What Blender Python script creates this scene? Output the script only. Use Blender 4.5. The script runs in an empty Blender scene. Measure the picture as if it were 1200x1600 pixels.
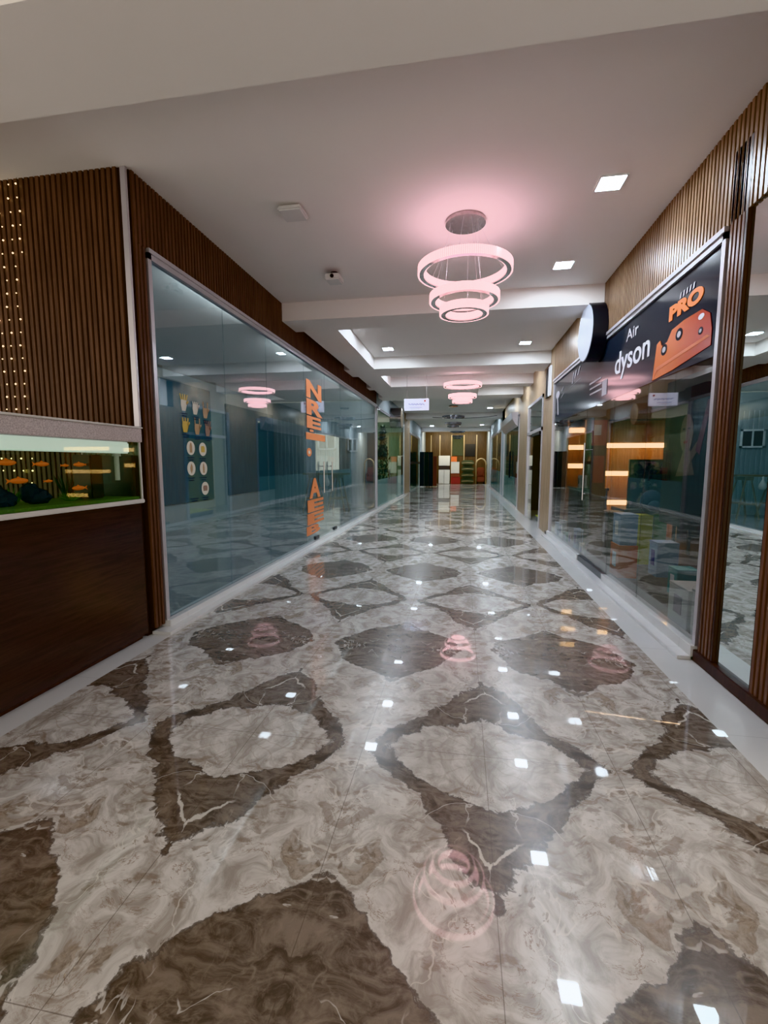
import bpy, bmesh, math, random
from mathutils import Vector, Matrix
random.seed(7)
R = math.radians
sc = bpy.context.scene
C = sc.collection
XL, XR, H = -2.62, 1.80, 3.79
ZS = 3.54                      # underside of the ceiling beams

# ------------------------------------------------------------------ helpers
class MB:
    def __init__(s): s.bm = bmesh.new()
    def box(s, x0, x1, y0, y1, z0, z1, bev=0.0):
        r = bmesh.ops.create_cube(s.bm, size=1.0)
        vs = r['verts']
        for v in vs:
            v.co = Vector(((x0+x1)/2 + v.co.x*(x1-x0), (y0+y1)/2 + v.co.y*(y1-y0), (z0+z1)/2 + v.co.z*(z1-z0)))
        if bev > 0:
            es = list({e for v in vs for e in v.link_edges})
            bmesh.ops.bevel(s.bm, geom=es, offset=bev, segments=2, affect='EDGES')
        return s
    def cyl(s, p0, p1, r0, r1=None, n=16, cap=True):
        p0, p1 = Vector(p0), Vector(p1); d = p1-p0
        if r1 is None: r1 = r0
        q = d.to_track_quat('Z', 'Y').to_matrix().to_4x4()
        m = Matrix.Translation((p0+p1)/2) @ q
        bmesh.ops.create_cone(s.bm, cap_ends=cap, segments=n, radius1=max(r0, 1e-5), radius2=max(r1, 1e-5), depth=d.length, matrix=m)
        return s
    def tube(s, pts, r, n=8):
        pts = [Vector(p) for p in pts]; rings = []
        for i, p in enumerate(pts):
            a = pts[max(i-1, 0)]; b = pts[min(i+1, len(pts)-1)]
            q = (b-a).to_track_quat('Z', 'Y')
            rr = r[i] if isinstance(r, (list, tuple)) else r
            rings.append([s.bm.verts.new(p + q @ Vector((math.cos(t)*rr, math.sin(t)*rr, 0))) for t in [2*math.pi*k/n for k in range(n)]])
        for A, B in zip(rings, rings[1:]):
            for k in range(n): s.bm.faces.new((A[k], A[(k+1) % n], B[(k+1) % n], B[k]))
        s.bm.faces.new(rings[0][::-1]); s.bm.faces.new(rings[-1])
        return s
    def lathe(s, prof, c=(0, 0, 0), n=32, closed=False):
        c = Vector(c); rings = []
        for (r, z) in prof:
            rings.append([s.bm.verts.new(c + Vector((math.cos(t)*r, math.sin(t)*r, z))) for t in [2*math.pi*k/n for k in range(n)]])
        pairs = list(zip(rings, rings[1:]))
        if closed: pairs.append((rings[-1], rings[0]))
        for A, B in pairs:
            for k in range(n): s.bm.faces.new((A[k], A[(k+1) % n], B[(k+1) % n], B[k]))
        if not closed:
            for rr, pr in ((rings[0], prof[0]), (rings[-1], prof[-1])):
                if pr[0] > 1e-4:
                    try: s.bm.faces.new(rr)
                    except ValueError: pass
        return s
    def prism(s, poly, o, u, v, w, t):
        """polygon (a,b) in the plane o + a*u + b*v, thickness t along w"""
        o, u, v, w = Vector(o), Vector(u), Vector(v), Vector(w)
        A = [s.bm.verts.new(o + u*a + v*b) for a, b in poly]
        B = [s.bm.verts.new(o + u*a + v*b + w*t) for a, b in poly]
        s.bm.faces.new(A); s.bm.faces.new(B[::-1])
        n = len(A)
        for k in range(n): s.bm.faces.new((A[k], B[k], B[(k+1) % n], A[(k+1) % n]))
        return s
    def ball(s, c, r, sx=1, sy=1, sz=1, n=12):
        m = Matrix.Translation(Vector(c)) @ Matrix.Diagonal((sx, sy, sz, 1))
        bmesh.ops.create_uvsphere(s.bm, u_segments=n, v_segments=max(6, n//2), radius=r, matrix=m)
        return s
    def build(s, name, mat, parent=None, smooth=False):
        bmesh.ops.recalc_face_normals(s.bm, faces=s.bm.faces)
        me = bpy.data.meshes.new(name)
        if parent:
            off = root_loc(parent)
            for v in s.bm.verts: v.co -= off
        for f in s.bm.faces: f.smooth = smooth
        s.bm.to_mesh(me); s.bm.free()
        if mat: me.materials.append(mat)
        if smooth:
            try: me.set_sharp_from_angle(angle=R(40))
            except Exception: pass
        o = bpy.data.objects.new(name, me); C.objects.link(o)
        if parent: o.parent = parent
        return o

def root_loc(p):
    while p.parent: p = p.parent
    return Vector(p.location)
def thing(name, label, cat, loc=(0, 0, 0), group=None):
    o = bpy.data.objects.new(name, None); C.objects.link(o)
    o.location = loc; o.empty_display_size = .05
    o['label'] = label; o['category'] = cat
    if group: o['group'] = group
    return o
def tag(o, label, cat, group=None, kind=None):
    o['label'] = label; o['category'] = cat
    if group: o['group'] = group
    if kind: o['kind'] = kind
    return o
def struct(o, label=None):
    o['kind'] = 'structure'
    if label: o['label'] = label
    return o
def sroot(name, loc=(0, 0, 0)):
    o = bpy.data.objects.new(name, None); C.objects.link(o); o.location = loc; o['kind'] = 'structure'; o.empty_display_size = .05
    return o

# ------------------------------------------------------------------ node DSL
class G:
    def __init__(s, name):
        s.m = bpy.data.materials.new(name); s.m.use_nodes = True
        s.t = s.m.node_tree; s.t.nodes.clear()
        s.out = s.t.nodes.new('ShaderNodeOutputMaterial')
    def n(s, typ, **kw):
        nd = s.t.nodes.new(typ)
        for k, v in kw.items(): setattr(nd, k, v)
        return nd
    def put(s, sock, v):
        if isinstance(v, bpy.types.NodeSocket): s.t.links.new(v, sock)
        elif v is not None:
            if isinstance(v, (tuple, list)) and len(v) == 3 and sock.type == 'RGBA': v = (*v, 1)
            sock.default_value = v
    def M(s, op, a, b=None, c=None, clamp=False):
        nd = s.n('ShaderNodeMath', operation=op, use_clamp=clamp)
        s.put(nd.inputs[0], a)
        if b is not None: s.put(nd.inputs[1], b)
        if c is not None: s.put(nd.inputs[2], c)
        return nd.outputs[0]
    def ramp(s, v, lo, hi, a=0., b=1.):
        nd = s.n('ShaderNodeMapRange', interpolation_type='SMOOTHSTEP')
        s.put(nd.inputs[0], v)
        for i, x in zip((1, 2, 3, 4), (lo, hi, a, b)): s.put(nd.inputs[i], x)
        return nd.outputs[0]
    def mix(s, f, a, b, typ='MIX'):
        nd = s.n('ShaderNodeMix', data_type='RGBA', blend_type=typ)
        s.put(nd.inputs[0], f); s.put(nd.inputs[6], a); s.put(nd.inputs[7], b)
        return nd.outputs[2]
    def noise(s, vec, scale, detail=4, rough=.55, dist=0.):
        nd = s.n('ShaderNodeTexNoise'); s.put(nd.inputs['Vector'], vec)
        nd.inputs['Scale'].default_value = scale; nd.inputs['Detail'].default_value = detail
        nd.inputs['Roughness'].default_value = rough; nd.inputs['Distortion'].default_value = dist
        return nd.outputs[0]
    def pos(s): return s.n('ShaderNodeNewGeometry').outputs['Position']
    def obj(s): return s.n('ShaderNodeTexCoord').outputs['Object']
    def sep(s, v):
        nd = s.n('ShaderNodeSeparateXYZ'); s.put(nd.inputs[0], v); return nd.outputs
    def comb(s, x, y, z):
        nd = s.n('ShaderNodeCombineXYZ')
        for i, q in enumerate((x, y, z)): s.put(nd.inputs[i], q)
        return nd.outputs[0]
    def scale(s, v, k):
        nd = s.n('ShaderNodeVectorMath', operation='MULTIPLY'); s.put(nd.inputs[0], v); s.put(nd.inputs[1], k); return nd.outputs[0]
    def bsdf(s, col, rough=.5, metal=0., emit=None, es=0., spec=.5, bump=None, bs=.3, coat=0.):
        b = s.n('ShaderNodeBsdfPrincipled')
        s.put(b.inputs['Base Color'], col); s.put(b.inputs['Roughness'], rough); s.put(b.inputs['Metallic'], metal)
        s.put(b.inputs['Specular IOR Level'], spec)
        if coat: b.inputs['Coat Weight'].default_value = coat; b.inputs['Coat Roughness'].default_value = .02; b.inputs['Coat IOR'].default_value = 1.65
        if emit is not None: s.put(b.inputs['Emission Color'], emit); s.put(b.inputs['Emission Strength'], es)
        if bump is not None:
            bp = s.n('ShaderNodeBump'); bp.inputs['Strength'].default_value = bs; bp.inputs['Distance'].default_value = .01
            s.put(bp.inputs['Height'], bump); s.t.links.new(bp.outputs[0], b.inputs['Normal'])
        s.t.links.new(b.outputs[0], s.out.inputs[0])
        return s.m

def plain(name, col, rough=.5, metal=0., var=.12, sc_=6., **kw):
    g = G(name)
    nz = g.noise(g.obj(), sc_, 3)
    c = g.mix(nz, tuple(x*(1-var) for x in col), tuple(min(1, x*(1+var)) for x in col))
    return g.bsdf(c, rough, metal, **kw)
def emis(name, col, st, lit=(.8, .8, .8)):
    g = G(name); return g.bsdf(lit, .4, emit=col, es=st)

def glassy(name, tint, r0=.08, rough=0.0, body=None, bodyf=0., add=(1, 1, 1), fmax=1.):
    """architectural glass: transparent + mirror by the angle to the surface (same from either side)"""
    g = G(name)
    geo = g.n('ShaderNodeNewGeometry')
    dp = g.n('ShaderNodeVectorMath', operation='DOT_PRODUCT')
    g.put(dp.inputs[0], geo.outputs['Normal']); g.put(dp.inputs[1], geo.outputs['Incoming'])
    c = g.M('ABSOLUTE', dp.outputs['Value'])
    f5 = g.M('POWER', g.M('SUBTRACT', 1., c, clamp=True), 5.)
    fr = g.M('MULTIPLY_ADD', f5, fmax-r0, r0)
    tr = g.n('ShaderNodeBsdfTransparent'); g.put(tr.inputs[0], tint)
    gl = g.n('ShaderNodeBsdfGlossy'); g.put(gl.inputs['Color'], add); gl.inputs['Roughness'].default_value = rough
    base = tr.outputs[0]
    if body is not None:
        df = g.n('ShaderNodeBsdfDiffuse'); g.put(df.inputs[0], body)
        mx = g.n('ShaderNodeMixShader'); g.put(mx.inputs[0], bodyf)
        g.t.links.new(base, mx.inputs[1]); g.t.links.new(df.outputs[0], mx.inputs[2]); base = mx.outputs[0]
    mx = g.n('ShaderNodeMixShader'); g.put(mx.inputs[0], fr)
    g.t.links.new(base, mx.inputs[1]); g.t.links.new(gl.outputs[0], mx.inputs[2])
    g.t.links.new(mx.outputs[0], g.out.inputs[0])
    return g.m

# ------------------------------------------------------------------ materials
def marble():
    g = G('bookmatched_marble')
    x, y, z = g.sep(g.pos())
    W, L = 1.26, 2.62
    def fold(v, o, p):
        t = g.M('DIVIDE', g.M('SUBTRACT', v, o), p)
        return g.M('ABSOLUTE', g.M('SUBTRACT', g.M('FRACT', g.M('ADD', t, .5)), .5))
    ju0 = fold(x, .145, W); jv0 = fold(y, 2.23, L)
    wx = g.M('MULTIPLY', g.M('SUBTRACT', g.noise(g.comb(x, y, 31.), 1.5, 4, .6), .5), .26)
    wy = g.M('MULTIPLY', g.M('SUBTRACT', g.noise(g.comb(x, y, 47.), 1.3, 4, .6), .5), .34)
    fu = fold(g.M('ADD', x, wx), .145, W); fv = fold(g.M('ADD', y, wy), 2.23, L)
    X = g.M('MULTIPLY', fu, W); Y = g.M('MULTIPLY', fv, L)
    fp = g.comb(X, Y, 0.)
    wv = g.comb(g.M('MULTIPLY', x, .35), g.M('MULTIPLY', y, .35), 3.)
    wa = g.M('SUBTRACT', g.noise(fp, 2.6, 5, .6), .5)
    wb = g.M('SUBTRACT', g.noise(g.comb(X, Y, 7.), 2.9, 5, .6), .5)
    wc = g.M('SUBTRACT', g.noise(g.comb(x, y, 5.), 1.7, 3, .6), .5)
    jag = g.M('SUBTRACT', g.noise(fp, 26., 4, .7), .5)
    jg = g.M('MULTIPLY_ADD', jag, .17, g.M('MULTIPLY', wc, .22))
    # dark diamond with a pale oval in its middle
    d1 = g.M('ADD', g.M('DIVIDE', fu, .50), g.M('DIVIDE', fv, .30))
    d1 = g.M('ADD', g.M('ADD', d1, g.M('MULTIPLY', wa, .62)), jg)
    e = g.M('SQRT', g.M('ADD', g.M('POWER', g.M('DIVIDE', fu, .375), 2.), g.M('POWER', g.M('DIVIDE', fv, .125), 2.)))
    e = g.M('ADD', g.M('ADD', e, g.M('MULTIPLY', wb, .60)), jg)
    # solid dark diamond
    au = g.M('SUBTRACT', .5, fu); av = g.M('SUBTRACT', .5, fv)
    d2 = g.M('ADD', g.M('DIVIDE', g.M('POWER', g.M('DIVIDE', au, .43), 1.1), 1.), g.M('POWER', g.M('DIVIDE', av, .245), 1.05))
    d2 = g.M('ADD', g.M('ADD', d2, g.M('MULTIPLY', wb, .7)), jg)
    m1 = g.ramp(d1, 1.0, .955); m2 = g.ramp(d2, 1.0, .95); me = g.ramp(e, .97, 1.02)
    dark = g.M('MAXIMUM', g.M('MULTIPLY', m1, me), m2)
    # brown blotches next to the diamonds
    bl = g.noise(g.comb(X, Y, 2.), 4.6, 5, .6, .6)
    blm = g.M('MULTIPLY', g.ramp(bl, .59, .62), g.ramp(g.M('MINIMUM', d1, d2), 1.62, 1.3))
    blm = g.M('MULTIPLY', blm, g.M('SUBTRACT', 1., g.ramp(e, 1.02, .9)))
    # colours
    n1 = g.noise(g.comb(g.M('MULTIPLY', X, 1.), g.M('MULTIPLY', Y, 2.2), 1.), 5., 7, .68, 1.2)
    n2 = g.noise(fp, 22., 5, .7, .8)
    dk = g.mix(g.ramp(n1, .35, .66), (.085, .070, .058), (.25, .205, .17))
    dk = g.mix(g.M('MULTIPLY', g.ramp(n2, .46, .72), .65), dk, (.30, .25, .205))
    lt = g.mix(g.ramp(g.noise(g.comb(X, Y, 9.), 6., 7, .65, 1.6), .32, .66), (.36, .325, .29), (.66, .63, .60))
    crk = g.M('ABSOLUTE', g.M('SUBTRACT', g.noise(g.comb(X, Y, 11.), 5.5, 6, .72, 1.4), .5))
    crm = g.M('MULTIPLY', g.ramp(crk, .016, .003), g.ramp(g.noise(fp, 3.1, 2), .42, .58))
    lt = g.mix(g.M('MULTIPLY', crm, .75), lt, (.25, .17, .12))
    # fan lines in the oval
    fan = g.M('ABSOLUTE', g.M('SINE', g.M('MULTIPLY', g.M('ARCTAN2', g.M('ADD', Y, .02), g.M('ADD', X, .05)), 11.)))
    fm = g.M('MULTIPLY', g.M('MULTIPLY', g.ramp(fan, .22, .05), g.ramp(e, .85, .6)), .4)
    lt = g.mix(fm, lt, (.36, .30, .24))
    # dark rim and brown drifts running alongside the diamonds
    big = g.noise(g.comb(g.M('MULTIPLY', x, .8), g.M('MULTIPLY', y, .8), 0.), 1.1, 4, .6, .5)
    dr_ = g.noise(g.comb(g.M('MULTIPLY', X, 1.3), g.M('MULTIPLY', Y, 2.6), 17.), 2.4, 6, .62, 1.1)
    lt = g.mix(g.M('MULTIPLY', g.ramp(dr_, .56, .62), .6), lt, g.mix(n1, (.13, .095, .07), (.36, .29, .23)))
    lt = g.mix(g.M('MULTIPLY', g.ramp(big, .45, .7), .22), lt, (.30, .27, .25))
    edge = g.M('MULTIPLY', g.ramp(g.M('ABSOLUTE', g.M('SUBTRACT', dark, .5)), .5, .3), .6)
    col = g.mix(dark, lt, dk)
    col = g.mix(edge, col, (.065, .052, .045))
    col = g.mix(g.M('MULTIPLY', blm, g.M('SUBTRACT', .7, g.M('MULTIPLY', dark, .7))), col, g.mix(g.ramp(n2, .35, .65), (.15, .11, .08), (.40, .34, .28)))
    # white veins
    vn = g.M('ABSOLUTE', g.M('SUBTRACT', g.noise(g.comb(X, Y, 21.), 2.3, 4, .6, .9), .5))
    vm = g.M('MULTIPLY', g.ramp(vn, .0085, .003), g.ramp(g.noise(g.comb(X, Y, 4.), 4., 2), .44, .52))
    col = g.mix(g.M('MULTIPLY', vm, .55), col, (.72, .68, .63))
    vee = g.M('ABSOLUTE', g.M('SUBTRACT', g.M('ADD', fv, g.M('MULTIPLY', fu, .55)), g.M('MULTIPLY_ADD', jag, .018, .245)))
    vem = g.M('MULTIPLY', g.ramp(vee, .0045, .002), g.ramp(fu, .12, .08))
    col = g.mix(g.M('MULTIPLY', vem, .8), col, (.7, .66, .6))
    # joints: tiles 0.63 x 1.31
    ju = g.M('MINIMUM', ju0, g.M('SUBTRACT', .5, ju0)); jv = g.M('MINIMUM', jv0, g.M('SUBTRACT', .5, jv0))
    jm = g.M('MAXIMUM', g.ramp(ju, .0016, .0009), g.ramp(jv, .0008, .0004))
    col = g.mix(g.M('MULTIPLY', jm, .6), col, (.12, .10, .085))
    return g.bsdf(col, .26, 0, spec=.4, coat=.64)
def white_tile():
    g = G('white_porcelain_tile'); x, y, z = g.sep(g.pos())
    f = g.M('ABSOLUTE', g.M('SUBTRACT', g.M('FRACT', g.M('DIVIDE', g.M('SUBTRACT', y, .25), 1.2)), .5))
    j = g.ramp(f, .4985, .4992)
    c = g.mix(g.noise(g.pos(), 2., 4), (.60, .60, .60), (.70, .70, .70))
    return g.bsdf(g.mix(g.M('MULTIPLY', j, .5), c, (.25, .25, .25)), .25, spec=.4, coat=.64)
def wood(name, a, b, rough=.35, spec=.5, horiz=False, coat=0., k=1.):
    g = G(name)
    v = g.scale(g.pos(), (2.2*k, 2.2*k, 30.*k) if horiz else (16.*k, 16.*k, 1.1*k))
    n = g.noise(v, 1.6, 6, .62, .5); n2 = g.noise(g.pos(), .8, 2)
    c = g.mix(g.ramp(n, .3, .72), a, b); c = g.mix(g.M('MULTIPLY', n2, .3), c, a)
    return g.bsdf(c, rough, spec=spec, coat=coat)
def speckled():
    g = G('speckled_grey_hood'); n = g.noise(g.pos(), 130., 4, .7)
    return g.bsdf(g.mix(g.ramp(n, .35, .65), (.36, .32, .32), (.58, .52, .52)), .35)
def crystal():
    g = G('pink_lit_crystal')
    o = g.sep(g.obj()); ang = g.M('ARCTAN2', o[1], o[0])
    st = g.M('FRACT', g.M('MULTIPLY', ang, 24.)); n = g.noise(g.obj(), 40., 2)
    f = g.M('MULTIPLY', g.ramp(g.M('ABSOLUTE', g.M('SUBTRACT', st, .5)), .05, .3, .42, 1.15), g.M('MULTIPLY_ADD', n, .5, .75))
    return g.bsdf((.75, .6, .62), .2, emit=(1., .56, .60), es=g.M('MULTIPLY', f, 1.5))
def crystal_dim():
    g = G('unlit_crystal'); o = g.sep(g.obj()); ang = g.M('ARCTAN2', o[1], o[0])
    st = g.M('FRACT', g.M('MULTIPLY', ang, 24.))
    return g.bsdf(g.mix(st, (.12, .12, .14), (.45, .45, .5)), .2, .3)
def art_print():
    g = G('dark_printed_art'); n = g.n('ShaderNodeTexNoise'); g.put(n.inputs['Vector'], g.pos()); n.inputs['Scale'].default_value = 7; n.inputs['Detail'].default_value = 5
    c = g.mix(g.ramp(n.outputs[0], .5, .62), (.012, .014, .03), n.outputs['Color'])
    c = g.mix(.55, c, (.02, .02, .045)); return g.bsdf(c, .3)
def poster_film():
    g = G('dark_blue_grey_film'); z = g.sep(g.pos())[2]
    c = g.mix(g.ramp(z, 2.2, 3.05), (.035, .037, .05), (.030, .034, .045)); return g.bsdf(c, .12, spec=.6)
def gradient_orange():
    g = G('orange_case_print'); y = g.sep(g.pos())[1]
    return g.bsdf(g.mix(g.ramp(y, 4.7, 3.8), (.62, .17, .05), (.42, .055, .03)), .25)

M = {}
M['marble'] = marble(); M['tile'] = white_tile()
M['ceil'] = plain('white_ceiling_paint', (.82, .79, .77), .85, var=.03, sc_=1.)
M['walnut'] = wood('walnut_slats', (.080, .048, .038), (.175, .104, .078), .45, spec=.3)
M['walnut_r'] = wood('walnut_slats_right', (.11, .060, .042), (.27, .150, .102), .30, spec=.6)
M['header'] = wood('tan_walnut_slats', (.17, .10, .06), (.34, .23, .15), .32)
M['oak'] = wood('light_oak_panel', (.30, .21, .13), (.50, .38, .25), .4)
M['groove'] = plain('dark_groove', (.022, .010, .007), .6)
M['walnut_dark'] = wood('dark_walnut_board', (.035, .015, .009), (.075, .033, .02), .35)
M['silver'] = plain('silver_aluminium', (.62, .60, .64), .32, .55, var=.05)
M['steel'] = plain('brushed_steel', (.55, .55, .56), .22, .95, var=.05)
M['chrome'] = plain('chrome', (.42, .38, .38), .16, 1., var=.05)
M['gunmetal'] = plain('gunmetal', (.12, .12, .13), .3, .7)
M['black'] = plain('black_satin', (.012, .012, .014), .35)
M['white'] = plain('white_gloss', (.78, .78, .80), .3, var=.03)
M['offwhite'] = plain('off_white', (.6, .58, .56), .5, var=.05)
M['granite'] = wood('brown_polished_board', (.036, .026, .024), (.062, .041, .035), .16, spec=.5, horiz=True)
M['glassL'] = glassy('shopfront_glass_clear', (.84, .90, .91), .105, body=(.26, .31, .32), bodyf=.05)
M['glassR'] = glassy('shopfront_glass_dark', (.84, .86, .86), .085, body=(.12, .13, .14), bodyf=.03)
M['glassF'] = glassy('shopfront_glass_far', (.86, .92, .90), .04, body=(.22, .26, .26), bodyf=.05, fmax=.35)
M['frost'] = glassy('frosted_film', (.30, .34, .36), .03, body=(.55, .66, .72), bodyf=.85, fmax=.3)
M['mirror'] = plain('silvered_mirror', (.80, .86, .84), .0, 1., var=.01)
M['aqglass'] = glassy('aquarium_glass', (.90, .96, .91), .03)
M['water'] = glassy('aquarium_water', (.85, .95, .86), .02)
M['hood'] = speckled()
M['aqreflect'] = emis('water_reflection_glow', (.95, 1., 1.), .11)  # pale reflection under the water surface, put in as emission
M['led'] = emis('cool_led_panel', (.78, .89, 1.), 95.)
M['ledtrim'] = plain('light_trim_white', (.8, .8, .82), .4)
M['warm'] = emis('warm_shelf_led', (1., .56, .20), 3.2)
M['bulb'] = emis('warm_fairy_bulb', (1., .72, .38), 2.2)
M['wire'] = plain('thin_dark_wire', (.08, .05, .03), .5)
M['crystal'] = crystal(); M['crystal0'] = crystal_dim()
M['canopy'] = plain('rippled_chrome', (.38, .34, .34), .18, .9, var=.5, sc_=30.)
M['teal'] = wood('teal_lacquer_panel', (.008, .075, .125), (.014, .115, .18), .3)
M['shopwall'] = plain('pale_grey_shop_wall', (.36, .40, .42), .6, var=.05, sc_=1.)
M['shopfloor'] = plain('grey_shop_floor', (.30, .31, .32), .15, var=.25, sc_=1.5)
M['shopdark'] = plain('dark_shop_wall', (.05, .04, .038), .5, sc_=1.)
M['shopred'] = wood('reddish_shelf_board', (.40, .22, .13), (.58, .36, .22), .45)
M['film'] = poster_film(); M['orangebox'] = gradient_orange(); M['art'] = art_print()
M['orange'] = plain('orange_vinyl', (.72, .25, .10), .4, var=.08)
M['orange2'] = emis('orange_print', (.9, .25, .06), .03, lit=(.80, .24, .06))
M['whitev'] = plain('white_vinyl', (.75, .76, .82), .4, var=.02)
M['greyv'] = plain('pale_grey_vinyl', (.40, .38, .42), .4, var=.05)
M['ivory'] = plain('ivory_sticker', (.66, .64, .56), .4, var=.03)
M['gold'] = plain('yellow_gold_print', (.58, .43, .12), .4)
M['tan'] = plain('tan_print', (.42, .30, .18), .5)
M['navyprint'] = plain('navy_print', (.015, .03, .06), .4)
M['skin'] = plain('printed_skin_tone', (.30, .21, .17), .5, var=.15)
M['pinkp'] = plain('magenta_print', (.26, .10, .13), .4)
M['lips'] = plain('red_print', (.32, .05, .05), .4)
M['red'] = plain('red_card', (.28, .04, .035), .4)
M['ocard'] = plain('orange_card', (.62, .17, .06), .5)
M['blue'] = plain('light_blue_card', (.24, .36, .55), .45)
M['navy'] = plain('navy_fabric', (.02, .04, .10), .7)
M['yellow'] = plain('yellow_green_card', (.45, .50, .08), .5)
M['green'] = plain('green_card', (.07, .22, .07), .5)
M['teal2'] = plain('teal_card', (.05, .25, .26), .5)
M['cardw'] = plain('white_card', (.62, .63, .62), .5, var=.06)
M['rawwood'] = wood('raw_pine', (.22, .17, .11), (.34, .27, .18), .6)
M['leaf'] = plain('dark_green_leaf', (.012, .035, .015), .5, var=.4)
M['leafd'] = plain('dim_foliage', (.02, .03, .022), .6, var=.4)
M['moss'] = plain('aquarium_moss', (.06, .16, .03), .7, var=.5, sc_=30)
M['rock'] = plain('blue_grey_rock', (.022, .025, .045), .7, var=.4, sc_=20)
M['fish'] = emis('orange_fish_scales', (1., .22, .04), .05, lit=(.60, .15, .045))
M['gravel'] = plain('green_gravel', (.10, .17, .05), .8, var=.6, sc_=80)  # mottled green gravel
M['greenwall'] = plain('pale_green_shop_wall', (.34, .40, .30), .6, sc_=1.)
M['yellowwall'] = emis('glowing_yellow_wall', (.75, .72, .35), .07, lit=(.5, .48, .25))  # yellow-green light of the doorway put into the wall as emission
M['endwood'] = wood('brown_end_wall', (.06, .034, .015), (.12, .07, .03), .4)
M['goldtrim'] = plain('pale_gold_strip', (.45, .36, .22), .35, .3)
M['olive'] = plain('olive_fabric', (.07, .085, .055), .8)
M['brownc'] = plain('rust_leather', (.20, .06, .035), .5)
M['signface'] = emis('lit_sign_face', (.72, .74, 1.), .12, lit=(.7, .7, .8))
M['clockface'] = emis('round_sign_face', (.62, .72, .95), .10, lit=(.62, .66, .75))
M['purple'] = plain('indigo_print', (.06, .06, .30), .5)
M['plastic'] = plain('white_plastic', (.66, .65, .64), .45, var=.03)

U = {'R': ((0, -1, 0), (0, 0, 1), (-1, 0, 0)), 'L': ((0, 1, 0), (0, 0, 1), (1, 0, 0)), 'F': ((1, 0, 0), (0, 0, 1), (0, -1, 0))}
def text(s, side, loc, size, mat, name='lettering', parent=None, bold=0., shear=0., sx=1., width=None, align='LEFT', rot=0, depth=.002, height=None):
    cu = bpy.data.curves.new('t', 'FONT'); cu.body = s; cu.size = size; cu.offset = bold; cu.shear = shear; cu.extrude = depth/2
    cu.resolution_u = 4
    o = bpy.data.objects.new('t', cu); C.objects.link(o)
    dg = bpy.context.evaluated_depsgraph_get(); dg.update()
    me = bpy.data.meshes.new_from_object(o.evaluated_get(dg))
    bpy.data.objects.remove(o); bpy.data.curves.remove(cu)
    xs = [v.co.x for v in me.vertices]; ys = [v.co.y for v in me.vertices]
    x0, x1, y0, y1 = min(xs), max(xs), min(ys), max(ys)
    kx = (width/(x1-x0)) if width else sx
    ky = (height/(y1-y0)) if height else 1.
    u, v, w = (Vector(q) for q in U[side])
    off = -(x0+x1)/2 if align == 'CENTER' else -x0
    ca, sa = math.cos(rot), math.sin(rot)
    for q in me.vertices:
        a, b = (q.co.x+off)*kx, q.co.y*ky if height is None else (q.co.y-y0)*ky
        a, b = a*ca-b*sa, a*sa+b*ca
        q.co = Vector(loc) + u*a + v*b + w*q.co.z - (root_loc(parent) if parent else Vector())
    me.name = name; me.materials.clear(); me.materials.append(mat)
    ob = bpy.data.objects.new(name, me); C.objects.link(ob)
    if parent: ob.parent = parent
    return ob

def slat_wall(axis, a0, a1, fixed, z0, z1, direction, pitch=.05, w=.030, d=.018):
    """upright ribs on a backing; returns (ribs MB). axis: coordinate the ribs march along"""
    m = MB(); n = int((a1-a0)/pitch)
    for i in range(n):
        c = a0 + pitch*(i+.5)
        p = c-w/2, c+w/2
        f = (fixed, fixed+direction*d) if direction > 0 else (fixed+direction*d, fixed)
        if axis == 'y': m.box(f[0], f[1], p[0], p[1], z0, z1)
        else: m.box(p[0], p[1], f[0], f[1], z0, z1)
    return m
def panel(name, axis, a0, a1, fixed, z0, z1, direction, mat, thick=.12, **kw):
    """slatted wall: backing board with the ribs as its child"""
    m = MB(); f = sorted((fixed, fixed-direction*thick))
    if axis == 'y': m.box(f[0], f[1], a0, a1, z0, z1)
    else: m.box(a0, a1, f[0], f[1], z0, z1)
    b = struct(m.build(name, M['groove']))
    s = slat_wall(axis, a0, a1, fixed, z0, z1, direction, **kw).build('slats', mat, None)
    s.parent = b
    return b

# ------------------------------------------------------------------ floor
struct(MB().box(-2.47, 1.46, -4, 36, -.1, 0).build('floor', M['marble']))
struct(MB().box(1.46, 9., -4, 36, -.1, 0).build('floor_border_right', M['tile']))
struct(MB().box(-9., -2.47, -4, 36, -.1, 0).build('floor_border_left', M['tile']))
struct(MB().box(XL-3.4, XL-.06, 3.55, 14.0, 0, .06).build('floor_left_shop', M['shopfloor']))
struct(MB().box(XR+.06, XR+4.6, 3.55, 9.55, 0, .06).build('floor_right_shop', M['shopdark']))

# ------------------------------------------------------------------ ceiling
struct(MB().box(-9, 3.2, -4, 36, H, H+.15).build('ceiling', M['ceil']))
def beam(n, x0, x1, y0, y1, z0=ZS): return struct(MB().box(x0, x1, y0, y1, z0, H).build('ceiling_beam', M['ceil']))
beam(1, -9, XR, 1.95, 2.55)
SX = -1.92
beam(2, XL, XR, 6.50, 7.07)
beam(3, XL, XR, 10.05, 10.90)
beam(4, XL, XR, 12.47, 12.95)
beam(5, XL, XR, 14.4, 15.2)
beam(7, XL, XR, 21.5, 22.3)
beam(9, XL, XR, 30.2, 31.0)
for y0, y1 in ((7.07, 10.05), (10.90, 12.47)):
    beam(0, XL+.15, SX, y0, y1)
beam(0, XL+.15, .45, 12.95, 14.4)

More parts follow.
